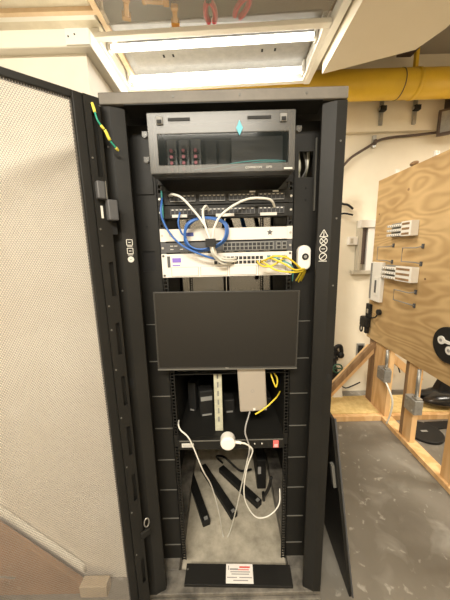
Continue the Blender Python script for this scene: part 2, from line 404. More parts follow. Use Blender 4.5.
tag(MB().tube(cr([(1.02, 1.58, 2.18), (1.096, 1.58, 2.259), (1.164, 1.58, 2.324), (1.302, 1.58, 2.403), (1.405, 1.58, 2.458), (1.537, 1.58, 2.479), (1.713, 1.58, 2.491), (1.908, 1.56, 2.503), (2.02, 1.54, 2.53)]), .011, 8).build('wall_cable', 'brown_cable', smooth=True), 'thick dark cable curving up the back wall to the dark sign', 'cable')
c = thing('cable_clip', (1.36, 1.57, 2.42), 'small metal clip holding the dark wall cable', 'clip')
MB().box(1.345, 1.375, 1.585, 1.61, 2.40, 2.50).build('back_plate', 'steel', c)
MB().box(1.35, 1.37, 1.562, 1.585, 2.42, 2.46).build('hook', 'brown_cable', c)
sg = thing('dark_sign', (1.95, 1.46, 2.44), 'dark framed sign box fixed high on the wall at the right edge', 'sign')
T = Matrix.Translation((1.845, 1.50, 2.55)) @ Matrix.Rotation(-.55, 4, 'Z')
MB(T).box(0, .26, 0, .04, -.10, .10).build('housing', 'brown_cable', sg, bevel=.004)
MB(T).box(.02, .24, -.003, 0, -.08, .08).build('face', 'emt', sg)
MB().box(1.93, 1.96, 1.50, 1.56, 2.60, 2.95).build('stem', 'brown_cable', sg)

ep = thing('wall_raceway', (1.33, 1.58, 1.27), 'white wall-mounted metal raceway box between the rack and the plywood', 'electrical box')
MB().box(1.262, 1.45, 1.60, 1.61, 1.27, 1.77).build('back_plate', 'beige_metal', ep)
MB().box(1.262, 1.45, 1.53, 1.60, 1.70, 1.77).build('top_cover', 'white_metal', ep, bevel=.004)
MB().box(1.262, 1.29, 1.54, 1.60, 1.30, 1.70).build('side_channel', 'beige_metal', ep, bevel=.003)
MB().box(1.345, 1.45, 1.55, 1.60, 1.30, 1.70).build('inner_channel', 'white_metal', ep, bevel=.003)
MB().box(1.295, 1.345, 1.575, 1.60, 1.36, 1.69).build('recess', 'brown_cable', ep)
MB().box(1.22, 1.45, 1.54, 1.60, 1.265, 1.30).build('bottom_cover', 'beige_metal', ep, bevel=.003)
sw = MB().box(1.175, 1.26, 1.56, 1.61, 1.545, 1.622).build('side_box', 'white_metal', ep, bevel=.004)
MB().box(1.19, 1.215, 1.557, 1.56, 1.56, 1.605).build('toggle', 'beige_metal', sw)
cable('wall_cable_end', [(1.02, 1.61, 1.95), (1.072, 1.60, 1.945), (1.103, 1.57, 1.920), (1.141, 1.55, 1.907), (1.180, 1.53, 1.868)], .010, 'rubber', 'upper black cable stub sticking out beside the rack on the wall', group='black cable stubs on the wall')
cable('wall_cable_end', [(1.02, 1.61, 1.83), (1.078, 1.60, 1.832), (1.126, 1.57, 1.835), (1.188, 1.54, 1.816)], .008, 'rubber', 'lower black cable stub sticking out beside the rack on the wall', group='black cable stubs on the wall')
ou = thing('wall_outlet', (1.385, 1.60, .42), 'dark electrical outlet on the wall left of the plywood post', 'outlet')
MB().box(1.345, 1.425, 1.600, 1.61, .41, .54).build('cover_plate', 'emt', ou, bevel=.003)
MB().box(1.358, 1.412, 1.594, 1.60, .43, .52).build('receptacle', 'rubber', ou, bevel=.003)
va = thing('valve_stack', (1.10, 1.51, 0), 'black pipe valve stack against the wall next to the rack', 'valve')
MB().cyl((1.08, 1.51, 0), (1.08, 1.51, .50), .022, 14).build('pipe', 'rubber', va, smooth=True)
MB().tube(cr([(1.08, 1.51, .48), (1.09, 1.51, .54), (1.13, 1.51, .55), (1.145, 1.51, .50), (1.145, 1.51, .44)]), .020, 12).build('elbow', 'rubber', va, smooth=True)
MB().tube([(1.10 + .045 * math.cos(a * PI / 8), 1.47 + 0 * a, .33 + .045 * math.sin(a * PI / 8)) for a in range(16)], .008, 8, closed=True).box(1.06, 1.14, 1.465, 1.475, .325, .335).build('handwheel', 'valve_green', va, smooth=False)
MB().box(1.05, 1.13, 1.48, 1.54, .18, .27).build('body', 'rubber', va, bevel=.01)
for z in (.13, .29, .41, .48): MB().cyl((1.08, 1.51, z), (1.08, 1.51, z + .022), .036, 12).build('flange', 'rubber', va)
MB().ball((1.135, 1.50, .46), .035, .03, .035).build('gauge', 'rubber', va, smooth=True)
tg = MB().cyl((1.10, 1.47, .33), (1.10, 1.50, .33), .01, 10).build('stem', 'steel', va)
db = thing('wall_outlet', (1.68, 1.60, .40), 'small dark outlet box on the wall seen between the first two studs', 'outlet')
MB().box(1.645, 1.72, 1.58, 1.61, .40, .51).build('box', 'emt', db, bevel=.004)
MB().box(1.66, 1.71, 1.565, 1.58, .42, .49).build('plug', 'rubber', db, bevel=.004)
cable('wall_cable', [(1.70, 1.56, .44), (1.73, 1.545, .38), (1.76, 1.55, .30), (1.80, 1.57, .22)], .006, 'rubber', 'short dark cord hanging from the outlet box between the studs')
cable('floor_cable', [(1.14, 1.47, .15), (1.18, 1.45, .126), (1.246, 1.45, .146), (1.33, 1.46, .18)], .006, 'rubber', 'thin black cord running from the valve to the corner post')
tag(MB().prism([(1.04, 0), (1.14, 0), (1.12, .20), (1.06, .20)], 'y', 1.40, 1.44).build('white_block', 'white_plastic', bevel=.004), 'white wedge behind the diagonal brace at the foot of the wall', 'block')

# ================================================================== PLYWOOD PARTITION
pw = thing('plywood_partition', (1.40, .6, 0), 'large plywood sheet on an open pine stud frame at the right', 'partition')
sheet = MB().box(1.352, 1.370, -.9, 1.45, .672, 2.085).build('plywood_sheet', 'plywood', pw, bevel=.001)
kn = MB()
for y, z, r in ((1.05, 1.93, .010), (1.40, 1.80, .008), (1.39, 1.62, .006), (1.41, 1.15, .006), (.79, 1.30, .008), (1.33, 1.23, .005)): kn.cyl((1.350, y, z), (1.3525, y, z), r, 10)
kn.build('knot', 'stud_dark', sheet)
for (y0, y1, z1, mt) in ((1.10, 1.20, 2.05, 'stud'), (.78, .87, 2.05, 'stud'), (.40, .49, 2.05, 'stud'), (-.02, .07, 2.05, 'stud'), (-.45, -.36, 2.05, 'stud')):
    MB().box(1.372, 1.412, y0, y1, .04, z1).build('stud', mt, pw, bevel=.002)
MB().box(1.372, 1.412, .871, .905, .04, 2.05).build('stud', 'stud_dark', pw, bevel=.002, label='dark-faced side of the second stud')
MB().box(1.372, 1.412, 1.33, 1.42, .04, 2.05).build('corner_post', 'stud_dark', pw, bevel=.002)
MB().box(1.372, 1.412, 1.201, 1.32, .04, 2.05).build('corner_post', 'stud', pw, bevel=.002)
MB().box(1.352, 1.44, -.9, 1.45, 0, .04).build('sole_plate', 'stud', pw, bevel=.003)

for x0, x1, lb_ in ((.80, 1.35, 'low timber platform with pale sheathing on the floor under the diagonal brace'), (1.442, 2.60, 'low timber platform with pale sheathing on the floor behind the studs')):
    pf = thing('timber_platform', ((x0 + x1) / 2, 1.26, 0), lb_, 'platform')
    MB().box(x0, x1, 1.10, 1.14, 0, .05).build('floor_joist', 'stud', pf, bevel=.003)
    MB().box(x0, x1, 1.142, 1.42, .03, .055).build('sheathing_deck', 'osb', pf)
MB().bar((.90, 1.36, .05), (1.36, 1.36, .59), .04, .09, (0, 0, 1)).build('diagonal_brace', 'stud', pw, bevel=.002)
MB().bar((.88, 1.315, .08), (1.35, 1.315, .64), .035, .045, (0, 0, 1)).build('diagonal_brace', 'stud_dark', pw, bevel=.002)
MB().bar((1.44, 1.42, .60), (1.90, 1.42, .20), .035, .07, (0, 0, 1)).build('diagonal_brace', 'stud', pw, bevel=.002)

def emt_box(y, z, label, drop):
    t = thing('junction_box', (1.335, y, z), label, 'junction box', 'metal boxes on the stud frame')
    b = MB().box(1.310, 1.370, y - .055, y + .055, z, z + .11).build('box', 'emt', t, bevel=.005)
    MB().box(1.322, 1.362, y - .052, y + .0, z + .112, z + .125).build('fitting', 'steel', t, bevel=.002)
    MB().cyl((1.340, y - .02, z + .12), (1.340, y - .02, .671 + .0), .012, 14).build('conduit', 'emt', t, smooth=True)
    for dy in (-.03, .03): MB().cyl((1.306, y + dy, z + .055 + dy), (1.310, y + dy, z + .055 + dy), .007, 10).build('knockout', 'steel', b)
emt_box(1.11, .39, 'metal junction box with conduit on the far stud by the corner post', 0)
emt_box(.745, .335, 'metal junction box with conduit on the second stud, nearer the camera', 0)
cable('white_cable', [(1.33, 1.06, .39), (1.33, 1.03, .37), (1.34, .97, .28), (1.335, .97, .16), (1.33, 1.0, .045)], .007, 'white_cable', 'white cable hanging from the far junction box to the floor plate')

# wiring blocks, rings, latch and disc on the plywood
XP = 1.352
def wiring_block(y0, y1, z0, z1, n, label, end):
    t = thing('wiring_block', (XP - .02, (y0 + y1) / 2, z0), label, 'wiring block', 'white wiring blocks on the plywood')
    MB().box(XP - .012, XP, y0, y1, z0, z1).build('base', 'port_gray', t, bevel=.002)
    h = (z1 - z0) / n
    for i in range(n):
        z = z0 + h * i
        r = MB().box(XP - .050, XP - .012, y0, y1, z + h * .12, z + h * .62).build('rail', 'white_plastic', t, bevel=.003)
        s = MB()
        for k in range(12):
            yy = y0 + (y1 - y0) * (k + .5) / 12; s.box(XP - .0515, XP - .050, yy - .003, yy + .003, z + h * .2, z + h * .5)
        s.build('slot_row', 'ink', r)
    MB().box(XP - .056, XP, y0 - .008, y0 + end, z0, z1).build('end_bracket', 'white_plastic', t, bevel=.003)
    g = MB()
    for i in range(n): g.box(XP - .0575, XP - .056, y0 + .01, y0 + end - .012, z0 + h * (i + .25), z0 + h * (i + .7))
    g.build('slot', 'stud_dark', t)
wiring_block(.91, 1.19, 1.595, 1.70, 3, 'upper white wiring block on the plywood', .10)
wiring_block(.86, 1.22, 1.265, 1.375, 3, 'lower white wiring block on the plywood beside the tall white bracket', .17)
vb = thing('white_bracket', (XP - .02, 1.32, 1.05), 'tall white plastic bracket at the far edge of the plywood', 'bracket')
MB().box(XP - .035, XP, 1.24, 1.40, 1.045, 1.39).build('body', 'white_plastic', vb, bevel=.006)
MB().box(XP - .042, XP - .035, 1.27, 1.33, 1.10, 1.26).build('raised_frame', 'white_plastic', vb, bevel=.003)
MB().box(XP - .044, XP - .042, 1.287, 1.312, 1.125, 1.235).build('slot', 'dark_gray', vb)
MB().box(XP - .039, XP - .035, 1.375, 1.398, 1.06, 1.38).build('side_strip', 'port_gray', vb)
def wire_ring(y0, y1, z0, z1, label):
    t = thing('wire_ring', (XP - .02, (y0 + y1) / 2, z0), label, 'wire guide', 'gray wire guides on the plywood')
    MB().tube([(XP - .006, y0, z1), (XP - .035, y0 + .02, z1 - .01), (XP - .035, y1, z1 - .01), (XP - .035, y1 + .0, z0 + .01), (XP - .035, y0 + .02, z0 + .01), (XP - .006, y0, z0)], .004, 8).build('wire_loop', 'port_gray', t, smooth=True)
    for z in (z0, z1): MB().box(XP - .008, XP, y0 - .010, y0 + .010, z - .016, z + .016).build('mount_foot', 'dark_gray', t, bevel=.002)
wire_ring(1.16, 1.32, 1.40, 1.53, 'gray wire guide on the plywood under the upper block, farther one')
wire_ring(.84, 1.00, 1.40, 1.52, 'gray wire guide on the plywood under the upper block, nearer one')
wire_ring(.86, 1.05, 1.10, 1.20, 'gray wire guide on the plywood under the lower block')
lt = thing('black_latch', (1.32, 1.44, .74), 'black clamp-like latch hanging at the far edge of the plywood', 'latch')
MB().box(1.325, 1.351, 1.385, 1.455, .86, 1.00).build('strap', 'rubber', lt, bevel=.006)
MB().box(1.295, 1.350, 1.385, 1.50, .77, .87).build('body', 'rubber', lt, bevel=.015)
MB().tube([(1.31, 1.48 + .022 * math.cos(a * PI / 6), .745 + .032 * math.sin(a * PI / 6)) for a in range(12)], .007, 8, closed=True).build('hook', 'rubber', lt, smooth=True)
MB().box(1.31, 1.345, 1.395, 1.43, .715, .77).build('lower_jaw', 'rubber', lt, bevel=.006)
MB().box(1.322, 1.325, 1.405, 1.43, .91, .95).build('shackle_plate', 'steel', lt)
MB().tube(cr([(1.335, 1.385, .90), (1.325, 1.34, .885), (1.33, 1.29, .905), (1.338, 1.27, .945)]), .006, 8).build('cord', 'rubber', lt, smooth=True)
MB().cyl((1.325, 1.262, .955), (1.352, 1.262, .955), .026, 16).build('knob', 'rubber', lt, bevel=.004)
dc = thing('black_disc', (XP - .02, .53, .82), 'round black disc with white keyhole plates on the plywood', 'disc')
MB().cyl((XP - .022, .525, .925), (XP, .525, .925), .112, 40).build('disc_body', 'rubber', dc, bevel=.004)
for (y, z, a) in ((.565, .945, 0), (.50, .90, 1)):
    MB().cyl((XP - .030, y, z), (XP - .022, y, z), .026, 18).box(XP - .028, XP - .022, y - .06, y, z - .010, z + .010).build('key_plate', 'white_plastic', dc, bevel=.001)
    MB().cyl((XP - .032, y, z), (XP - .030, y, z), .010, 12).build('hub', 'ink', dc)
def clip(y, label):
    t = thing('cable_clip', (1.36, y, 2.086), label, 'clip', 'small white clips on the top edge of the plywood')
    MB().box(1.350, 1.372, y - .012, y + .012, 2.0855, 2.095).build('base', 'white_plastic', t)
    MB().box(1.350, 1.356, y - .010, y + .010, 2.095, 2.115).box(1.366, 1.372, y - .010, y + .010, 2.095, 2.112).build('prong', 'white_plastic', t)
clip(1.22, 'small white clip on the far end of the plywood top edge')
clip(.83, 'small white clip on the plywood top edge near the dark sign')
tag(MB().ball((1.36, 1.03, 2.10), .02, .04, .016).build('tape_lump', 'stud_dark', smooth=True), 'brown lump of putty on the top edge of the plywood', 'putty')

# floor behind the partition
bg = thing('black_bag', (1.98, 1.24, .055), 'slumped glossy black bag on the timber deck behind the plywood studs', 'bag')
bm_ = MB().ball((2.02, 1.24, .118), .25, .12, .062, 28, 16)
for q in bm_.v:
    q.z += .03 * math.sin((q.x - 1.80) * 9) * (1 if q.z > .12 else .15)
bm_.build('bag_body', 'glossy_black', bg, smooth=True)
MB().prism([(1.74, .165), (1.92, .20), (1.96, .30), (2.30, .34), (2.30, .12), (1.88, .13)], 'y', 1.22, 1.30).build('flap', 'rubber', bg, bevel=.02)
di = thing('rubber_disc', (1.60, .93, 0), 'flat black rubber disc with a slot on the concrete behind the studs', 'disc')
MB().cyl((1.60, .93, 0), (1.60, .93, .022), .135, 36).build('disc_body', 'rubber', di, bevel=.006)
MB().box(1.575, 1.625, .92, .94, .0222, .024).build('slot', 'port_gray', di)
tag(MB().prism([(1.66, .96), (1.96, .99), (2.0, 1.07), (1.70, 1.06)], 'z', 0, .012).build('rubber_mat', 'rubber'), 'dark flat rubber strip on the floor beyond the round disc', 'mat')

# ================================================================== SERVER RACK
rk = thing('server_rack', (0, .43, 0), 'tall black open server rack holding network gear and a monitor', 'server rack')
# outer skins and top
for s in (-1, 1):
    a, b = sorted((s * .366, s * .375))
    MB().box(a, b, -.03, .965, .04, 1.965).build('side_panel', 'black', rk)
MB().box(-.375, .375, -.10, .97, 1.985, 2.0).build('top_panel', 'black', rk, bevel=.002)
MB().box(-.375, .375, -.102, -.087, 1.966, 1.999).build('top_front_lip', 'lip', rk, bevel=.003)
tl = MB()
tl.prism([(-.10, 1.964), (-.10, 1.972), (-.05, 1.956), (-.05, 1.948)], 'x', -.30, .30)
tl.build('top_lip', 'black', rk)
for x in (-.15, .05, .25): MB().cyl((x, -.1035, 1.983), (x, -.102, 1.983), .004, 10).build('rivet', 'seam', rk)
# front corner posts with a slanted inner face
def post_poly(s): return [(s * q[0], q[1]) for q in ((.375, -.10), (.343, -.10), (.304, -.082), (.304, -.072), (.308, -.072), (.345, -.088), (.365, -.088), (.365, -.02), (.375, -.02))]
def icon_T(s, z): # local x,y drawn on the slanted face
    ang = -math.atan2(.018, .039) * s
    return Matrix.Translation((s * .3235, -.0915, z)) @ Matrix.Rotation(ang, 4, 'Z') @ Matrix.Rotation(PI / 2, 4, 'X')
def ring(m, cx, cy, r, w=.0022, n=20):
    for k in range(n):
        a, b = 2 * PI * k / n, 2 * PI * (k + 1) / n
        m.add([(cx + (r + e) * math.cos(t), cy + (r + e) * math.sin(t), .0006) for e, t in ((-w / 2, a), (w / 2, a), (w / 2, b), (-w / 2, b))], [(0, 1, 2, 3)])
def line(m, x0, y0, x1, y1, w=.0022):
    d = Vector((x1 - x0, y1 - y0)).normalized(); nx, ny = -d.y * w / 2, d.x * w / 2
    m.add([(x0 + nx, y0 + ny, .0006), (x1 + nx, y1 + ny, .0006), (x1 - nx, y1 - ny, .0006), (x0 - nx, y0 - ny, .0006)], [(0, 1, 2, 3)])
for s in (-1, 1):
    p = MB().prism(post_poly(s), 'z', .05, 1.963).build('front_post', 'black', rk, bevel=.0015)
    if s == 1:
        m = MB(icon_T(1, 1.54) @ Matrix.Scale(.92, 4)); w = .0026
        for a, b in (((-.014, .026), (.014, .026)), ((-.014, .026), (0, .050)), ((.014, .026), (0, .050)), ((0, .026), (0, .042))): line(m, *a, *b, w)
        ring(m, 0, .010, .0125, w); line(m, -.009, .001, .009, .019, w); line(m, -.009, .019, .009, .001, w)
        ring(m, 0, -.018, .0125, w); line(m, -.006, -.018, .006, -.018, w)
        ring(m, 0, -.046, .0125, w); line(m, -.009, -.055, .009, -.037, w)
        line(m, -.014, -.062, .014, -.062, w)
        m.build('hazard_symbols', 'icon', p)
    else:
        m = MB(icon_T(-1, 1.536) @ Matrix.Scale(.82, 4)); w = .0026
        for cy in (.030, -.004):
            line(m, -.011, cy - .011, .011, cy - .011, w); line(m, -.011, cy + .011, .011, cy + .011, w); line(m, -.011, cy - .011, -.011, cy + .011, w); line(m, .011, cy - .011, .011, cy + .011, w); line(m, -.005, cy, .005, cy, w)
            line(m, -.010, cy - .016, .010, cy - .016, .0022)
        ring(m, 0, -.038, .011, w); ring(m, 0, -.038, .006, .008)
        m.build('hazard_symbols', 'icon', p)
    for z in (1.85, 1.62, 1.40): MB().cyl((s * .359, -.1015, z), (s * .359, -.10, z), .003, 8).build('rivet', 'seam', p)
    h = MB().box(min(s * .352, s * .368), max(s * .352, s * .368), -.1012, -.10, 1.045, 1.075); h.build('striker_hole', 'hole', p)
    a, b = sorted((s * .325, s * .375)); MB().box(a, b, .93, .97, .04, 1.985).build('rear_post', 'black', rk)
# mounting rails with square holes: ladder of cross bars
def rail(s, y, front):
    m = MB(); x0, x1 = sorted((s * .2445, s * .2385)); m.box(x0, x1, y, y + .003, .095, 1.96)
    x0, x1 = sorted((s * .2275, s * .2225)); m.box(x0, x1, y, y + .003, .095, 1.96)
    x0, x1 = sorted((s * .2445, s * .2415)); m.box(x0, x1, y, y + .045, .095, 1.96)
    x0, x1 = sorted((s * .2385, s * .2275))
    n = 124; z = .098
    while z < 1.96: m.box(x0, x1, y, y + .003, z, z + .0045); z += .01482
    m.build('mounting_rail', 'black', rk)
for s in (-1, 1): rail(s, .0, True); rail(s, .74, False)
# cable-management side plates
SEAM = (.17, .32, .475, .63, .785, .935, 1.09, 1.245)
for s in (-1, 1):
    holes = [(.268, .318, 1.456, 1.53)] if s < 0 else [(.262, .312, 1.775, 1.86)]
    P = (lambda u, w, t, s=s: (s * u, t, w))
    pl = MB().plate(.2455, .335, .09, 1.955, holes, P, .012, .016).build('cable_plate', 'black_in', rk)
    if s < 0: MB().box(-.322, -.264, .017, .022, 1.45, 1.536).build('cutout_shade', 'hole', pl)  # black sheet standing in for the shade inside the cutout
    x0, x1 = sorted((s * .248, s * .322))
    for z in SEAM: MB().box(x0, x1, .009, .012, z, z + .003).build('seam_ridge', 'seam', pl)
    x0, x1 = sorted((s * .255, s * .318))
    if s < 0: MB().box(x0, x1, .007, .012, 1.73, 1.93).build('cover_plate', 'black', pl, bevel=.001)
    else: MB().box(.318, .322, .004, .012, 1.66, 1.90).build('edge_strip', 'seam', pl)
    for z in ((1.40, 1.62) if s < 0 else (1.74, 1.70, 1.40)): MB().cyl((s * .29, .009, z), (s * .29, .012, z), .003, 8).build('rivet', 'hole', pl)
    x0, x1 = sorted((s * .335, s * .338)); MB().box(x0, x1, .016, .90, .09, 1.955).build('inner_wall', 'black_in', rk)
# base frame
MB().box(-.375, .375, -.115, -.10, .0, .035).box(-.375, .375, -.10, -.01, 0, .052).build('front_sill', 'dusty', rk, bevel=.003)
MB().box(-.375, .375, -.122, -.115, .018, .030).build('sill_strip', 'seam', rk)
for s in (-1, 1):
    a, b = sorted((s * .26, s * .375)); MB().box(a, b, -.01, .97, 0, .05).build('base_beam', 'dusty', rk, bevel=.003)
MB().box(-.26, .26, .90, .97, 0, .05).build('rear_sill', 'black', rk)
# rear doors, added to dim the lit wall behind the open back
for x0, x1 in ((-.372, -.002), (.002, .372)):
    MB().box(x0 + .02, x1 - .02, .976, .978, .08, 1.95).build('dimming_rear_door', 'perf_dimming_rear', rk)
    MB().box(x0, x0 + .02, .971, .985, .06, 1.97).box(x1 - .02, x1, .971, .985, .06, 1.97).box(x0, x1, .971, .985, .06, .08).box(x0, x1, .971, .985, 1.95, 1.97).build('dimming_rear_door_frame', 'black', rk)

# front door, swung open about 140 degrees: local s along the door, n out of the inner face, z up
DH = Vector((-.375, -.145, 0)); dd = Vector((-.762, -.647, 0)).normalized(); nn = Vector((.647, -.762, 0)).normalized()
TD = Matrix(((dd.x, nn.x, 0, DH.x), (dd.y, nn.y, 0, DH.y), (0, 0, 1, 0), (0, 0, 0, 1)))
D0, D1 = -.022, .715
m = MB(TD)
m.box(D0, .052, -.030, -.006, .05, 1.97).box(D1 - .05, D1, -.030, -.006, .05, 1.97).box(.052, D1 - .05, -.030, -.006, 1.952, 1.97).box(.052, D1 - .05, -.030, -.006, .05, .075)
fd = m.build('front_door', 'black', rk, bevel=.002)
MB(TD).box(.0525, D1 - .0505, -.014, -.012, .0755, 1.9515).build('perforated_sheet', 'perf_front', fd)
slots = [(-.010 + o, .003 + o, z0, z1) for (z0, z1, o) in ((1.75, 1.925, .003), (1.39, 1.50, 0), (1.19, 1.30, 0), (1.0, 1.11, 0), (.80, .916, 0), (.60, .715, 0), (.20, .32, 0))]
Pd = lambda u, w, t: (u, t, w)
MB(TD).plate(-.018, .024, .05, 1.965, slots, Pd, .004, .007).build('stiffener', 'black', fd)
MB(TD).box(-.018, -.015, -.006, .004, .05, 1.965).box(.021, .024, -.006, .004, .05, 1.965).build('stiffener_web', 'black', fd)
MB(TD).box(.024, .050, -.006, .000, .05, 1.965).build('flange', 'black_in', fd, bevel=.002)
for z in (1.80, 1.60, 1.55, 1.36, 1.28, 1.14, .96, .76, .56, .36): MB(TD).cyl((.017, .0072, z), (.017, .0095, z), .0028, 8).build('rivet', 'seam', fd)
m = MB(TD)
m.box(-.004, .020, .007, .030, 1.685, 1.735).box(-.034, -.004, .007, .034, 1.625, 1.685)
m.build('latch_body', 'dark_gray', fd, bevel=.004)
MB(TD).box(-.006, -.003, .0305, .032, 1.685, 1.735).build('latch_edge', 'seam', fd)
MB(TD).box(.004, .010, .0072, .010, 1.632, 1.668).build('latch_tag', 'icon', fd)
MB(TD).box(-.034, -.016, -.002, .006, 1.585, 1.622).build('latch_slot', 'hole', fd)
for z in (.475,):
    MB(TD).tube([(-.034 + .010 * math.cos(a * PI / 8), .010, z + .020 * math.sin(a * PI / 8)) for a in range(16)], .0022, 8, closed=True).build('hinge_ring', 'steel', fd, smooth=True)
    MB(TD).box(-.045, -.006, .004, .016, z - .06, z - .03).build('hinge_arm', 'black', fd, bevel=.004)
for z in (1.86, 1.0, .20): MB().cyl((-.379, -.112, z - .03), (-.379, -.112, z + .03), .008, 12).build('hinge_pin', 'black', rk)
# grounding wire between door and post
W = [TD @ Vector(q) for q in ((.003, .010, 1.945), (.003, .022, 1.925), (.000, .030, 1.897), (-.010, .030, 1.882), (-.020, .028, 1.873), (-.032, .024, 1.852), (-.046, .022, 1.838), (-.056, .016, 1.832))]
gw = MB().tube(cr(W), .0026, 8).build('ground_wire', 'green_wire', rk, smooth=True)
cw = cr(W)
MB().tube(cw[1:9], .0042, 8).build('terminal_sleeve', 'yellow_sleeve', gw, smooth=True)
MB().tube(cw[17:23], .0040, 8).build('terminal_sleeve', 'yellow_sleeve', gw, smooth=True)
MB().tube(cw[23:31], .0046, 8).build('terminal_sleeve', 'yellow_sleeve', gw, smooth=True)
MB().tube(cw[37:43], .0042, 8).build('terminal_sleeve', 'yellow_sleeve', gw, smooth=True)

# ------------------------------------------------------------------ fiber enclosure with smoked clear cover
fb = thing('fiber_enclosure', (0, 0, 1.755), 'black fiber enclosure with a clear smoky front cover at the rack top', 'fiber enclosure')
MB().box(-.218, .208, -.07, .30, 1.758, 1.765).box(-.218, .208, -.07, .30, 1.918, 1.925).box(-.218, -.212, -.07, .30, 1.765, 1.918).box(.202, .208, -.07, .30, 1.765, 1.918).box(-.212, .202, .05, .055, 1.765, 1.918).build('housing', 'black_in', fb)
for x0, x1 in ((-.236, -.218), (.208, .236)): MB().box(x0, x1, -.006, -.001, 1.758, 1.925).build('mounting_ear', 'black_in', fb)
Pc = lambda u, w, t: (u, t, w)
cv = MB().plate(-.228, .213, 1.762, 1.930, [(-.200, .194, 1.786, 1.872)], Pc, -.125, -.118)
cv.box(-.228, .213, -.118, -.072, 1.924, 1.930).box(-.228, .213, -.118, -.072, 1.762, 1.766).box(-.228, -.224, -.118, -.072, 1.766, 1.924).box(.209, .213, -.118, -.072, 1.766, 1.924)
cv = cv.build('cover_frame', 'smoke_frame', fb, bevel=.0015)
MB().box(-.1995, .1935, -.1225, -.1205, 1.7865, 1.8715).build('cover_window', 'clear_window', cv)
for x, z in ((-.238, 1.875), (-.238, 1.805), (.224, 1.880)): MB().box(x - .008, x + .008, -.122, -.110, z - .007, z + .007).cyl((x, -.124, z - .004), (x, -.110, z - .004), .007, 12).build('cover_tab', 'smoke_frame', fb)
for x in (-.190, .176):
    l = MB().box(x - .010, x + .010, -.131, -.1255, 1.896, 1.918).build('latch', 'port_gray', cv, bevel=.002)
    MB().box(x - .007, x + .007, -.1335, -.131, 1.898, 1.908).build('latch_button', 'rubber', cv, bevel=.001)
for x0, x1 in ((-.165, -.10), (.07, .14)): MB().box(x0, x1, -.1270, -.1252, 1.906, 1.914).build('finger_slot', 'rubber', cv)
text('COMMSCOPE', .0085, FACE(.088, -.1262, 1.773), 'icon', cv)
text('OPTI', .0085, FACE(.134, -.1262, 1.773), 'icon', cv)
MB().box(.18, .205, -.1265, -.1252, 1.766, 1.771).build('white_sticker', 'icon', cv)
dm = MB().prism([(.046, 1.862), (.056, 1.882), (.046, 1.904), (.036, 1.882)], 'y', -.1275, -.1255).build('diamond_sticker', mat('light_cyan_print', (.10, .45, .55), .5), cv)
# adapter modules inside
for i, x in enumerate((-.175, -.135, -.095)):
    a = MB().box(x - .016, x + .016, -.03, .0, 1.782, 1.892).build('adapter_module', 'dark_gray', fb)
    m = MB(); m2 = MB()
    for k in range(4):
        z = 1.79 + k * .019; m.box(x - .009, x + .009, -.042, -.03, z, z + .011)
        m2.cyl((x, -.050, z + .0055), (x, -.042, z + .0055), .0055, 10)
    m.build('adapter_row', 'rubber' , a); m2.build('dust_cap', 'magenta', a)
for x in (-.045, .0): MB().box(x - .018, x + .018, -.02, .0, 1.782, 1.892).build('blank_module', 'black', fb)
MB().box(.025, .198, -.02, .0, 1.782, 1.900).build('splice_tray', 'dark_gray', fb)
MB().tube(cr([(-.10, -.06, 1.789), (-.04, -.075, 1.790), (.03, -.08, 1.800), (.10, -.08, 1.806), (.16, -.075, 1.807), (.20, -.06, 1.808)]), .0017, 6).build('fiber_lead', 'teal', fb, smooth=True)
MB().tube(cr([(-.02, -.06, 1.784), (.04, -.085, 1.788), (.10, -.09, 1.797), (.17, -.08, 1.800), (.20, -.06, 1.800)]), .0014, 6).build('fiber_lead', 'teal', fb, smooth=True)

# ------------------------------------------------------------------ rack gear
def ears(m, z0, z1, y=-.004):
    return m.box(-.2413, -.222, y, -.001, z0, z1).box(.222, .2413, y, -.001, z0, z1)
def screws(parent, z0, z1, m='steel'):
    for x in (-.2335, .2335):
        for z in ((z0 + .008, z1 - .008) if z1 - z0 > .05 else ((z0 + z1) / 2,)): MB().cyl((x, -.0075, z), (x, -.004, z), .0042, 10).build('screw', m, parent)
def ports(m, m2, x0, pitch, n, z0, zp, rows, y, w=.011, h=.010):
    for r in range(rows):
        for k in range(n):
            x = x0 + pitch * k; z = z0 + zp * r
            m.box(x, x + w, y - .0012, y, z, z + h)
# two patch panels
def patch(z0, z1, label, kind):
    t = thing('patch_panel', (0, .02, z0), label, 'patch panel', 'black patch panels below the fiber enclosure')
    f = MB().box(-.222, .222, -.010, .035, z0 + .001, z1 - .001); ears(f, z0 + .001, z1 - .001)
    f = f.build('face_plate', 'black_in', t, bevel=.0008); screws(f, z0, z1)
    for g in range(4):
        x0 = -.196 + g * .104
        b = MB().box(x0, x0 + .092, -.0155, -.010, z0 + .010, z1 - .012).build('port_block', 'dark_gray', t, bevel=.001)
        m = MB(); ports(m, None, x0 + .003, .0148, 6, z0 + .013, 0, 1, -.0155, .0115, .014); m.build('port_row', 'port', b)
        m = MB()
        for k in range(6): m.box(x0 + .005 + k * .0148, x0 + .012 + k * .0148, -.0165, -.0155, z1 - .0175, z1 - .0145)
        m.build('port_marks', 'icon', b)
        if kind == 'top': MB().box(x0 + .002, x0 + .09, -.0160, -.0155, z0 + .0105, z0 + .0125).build('gray_strip', 'port_gray', b)
    return t
p1 = patch(1.688, 1.733, 'upper black patch panel with gray port blocks', 'top')
p2 = patch(1.642, 1.687, 'lower black patch panel with three white label strips', 'low')
for x0, x1 in ((-.190, -.137), (-.035, .03), (.122, .181)): MB().box(x0, x1, -.0185, -.0168, 1.645, 1.655).build('label_strip', 'icon', p2)
MB().cyl((-.222, -.018, 1.645), (-.222, -.018, 1.735), .003, 8).build('teal_marker', 'teal', p1, smooth=True)
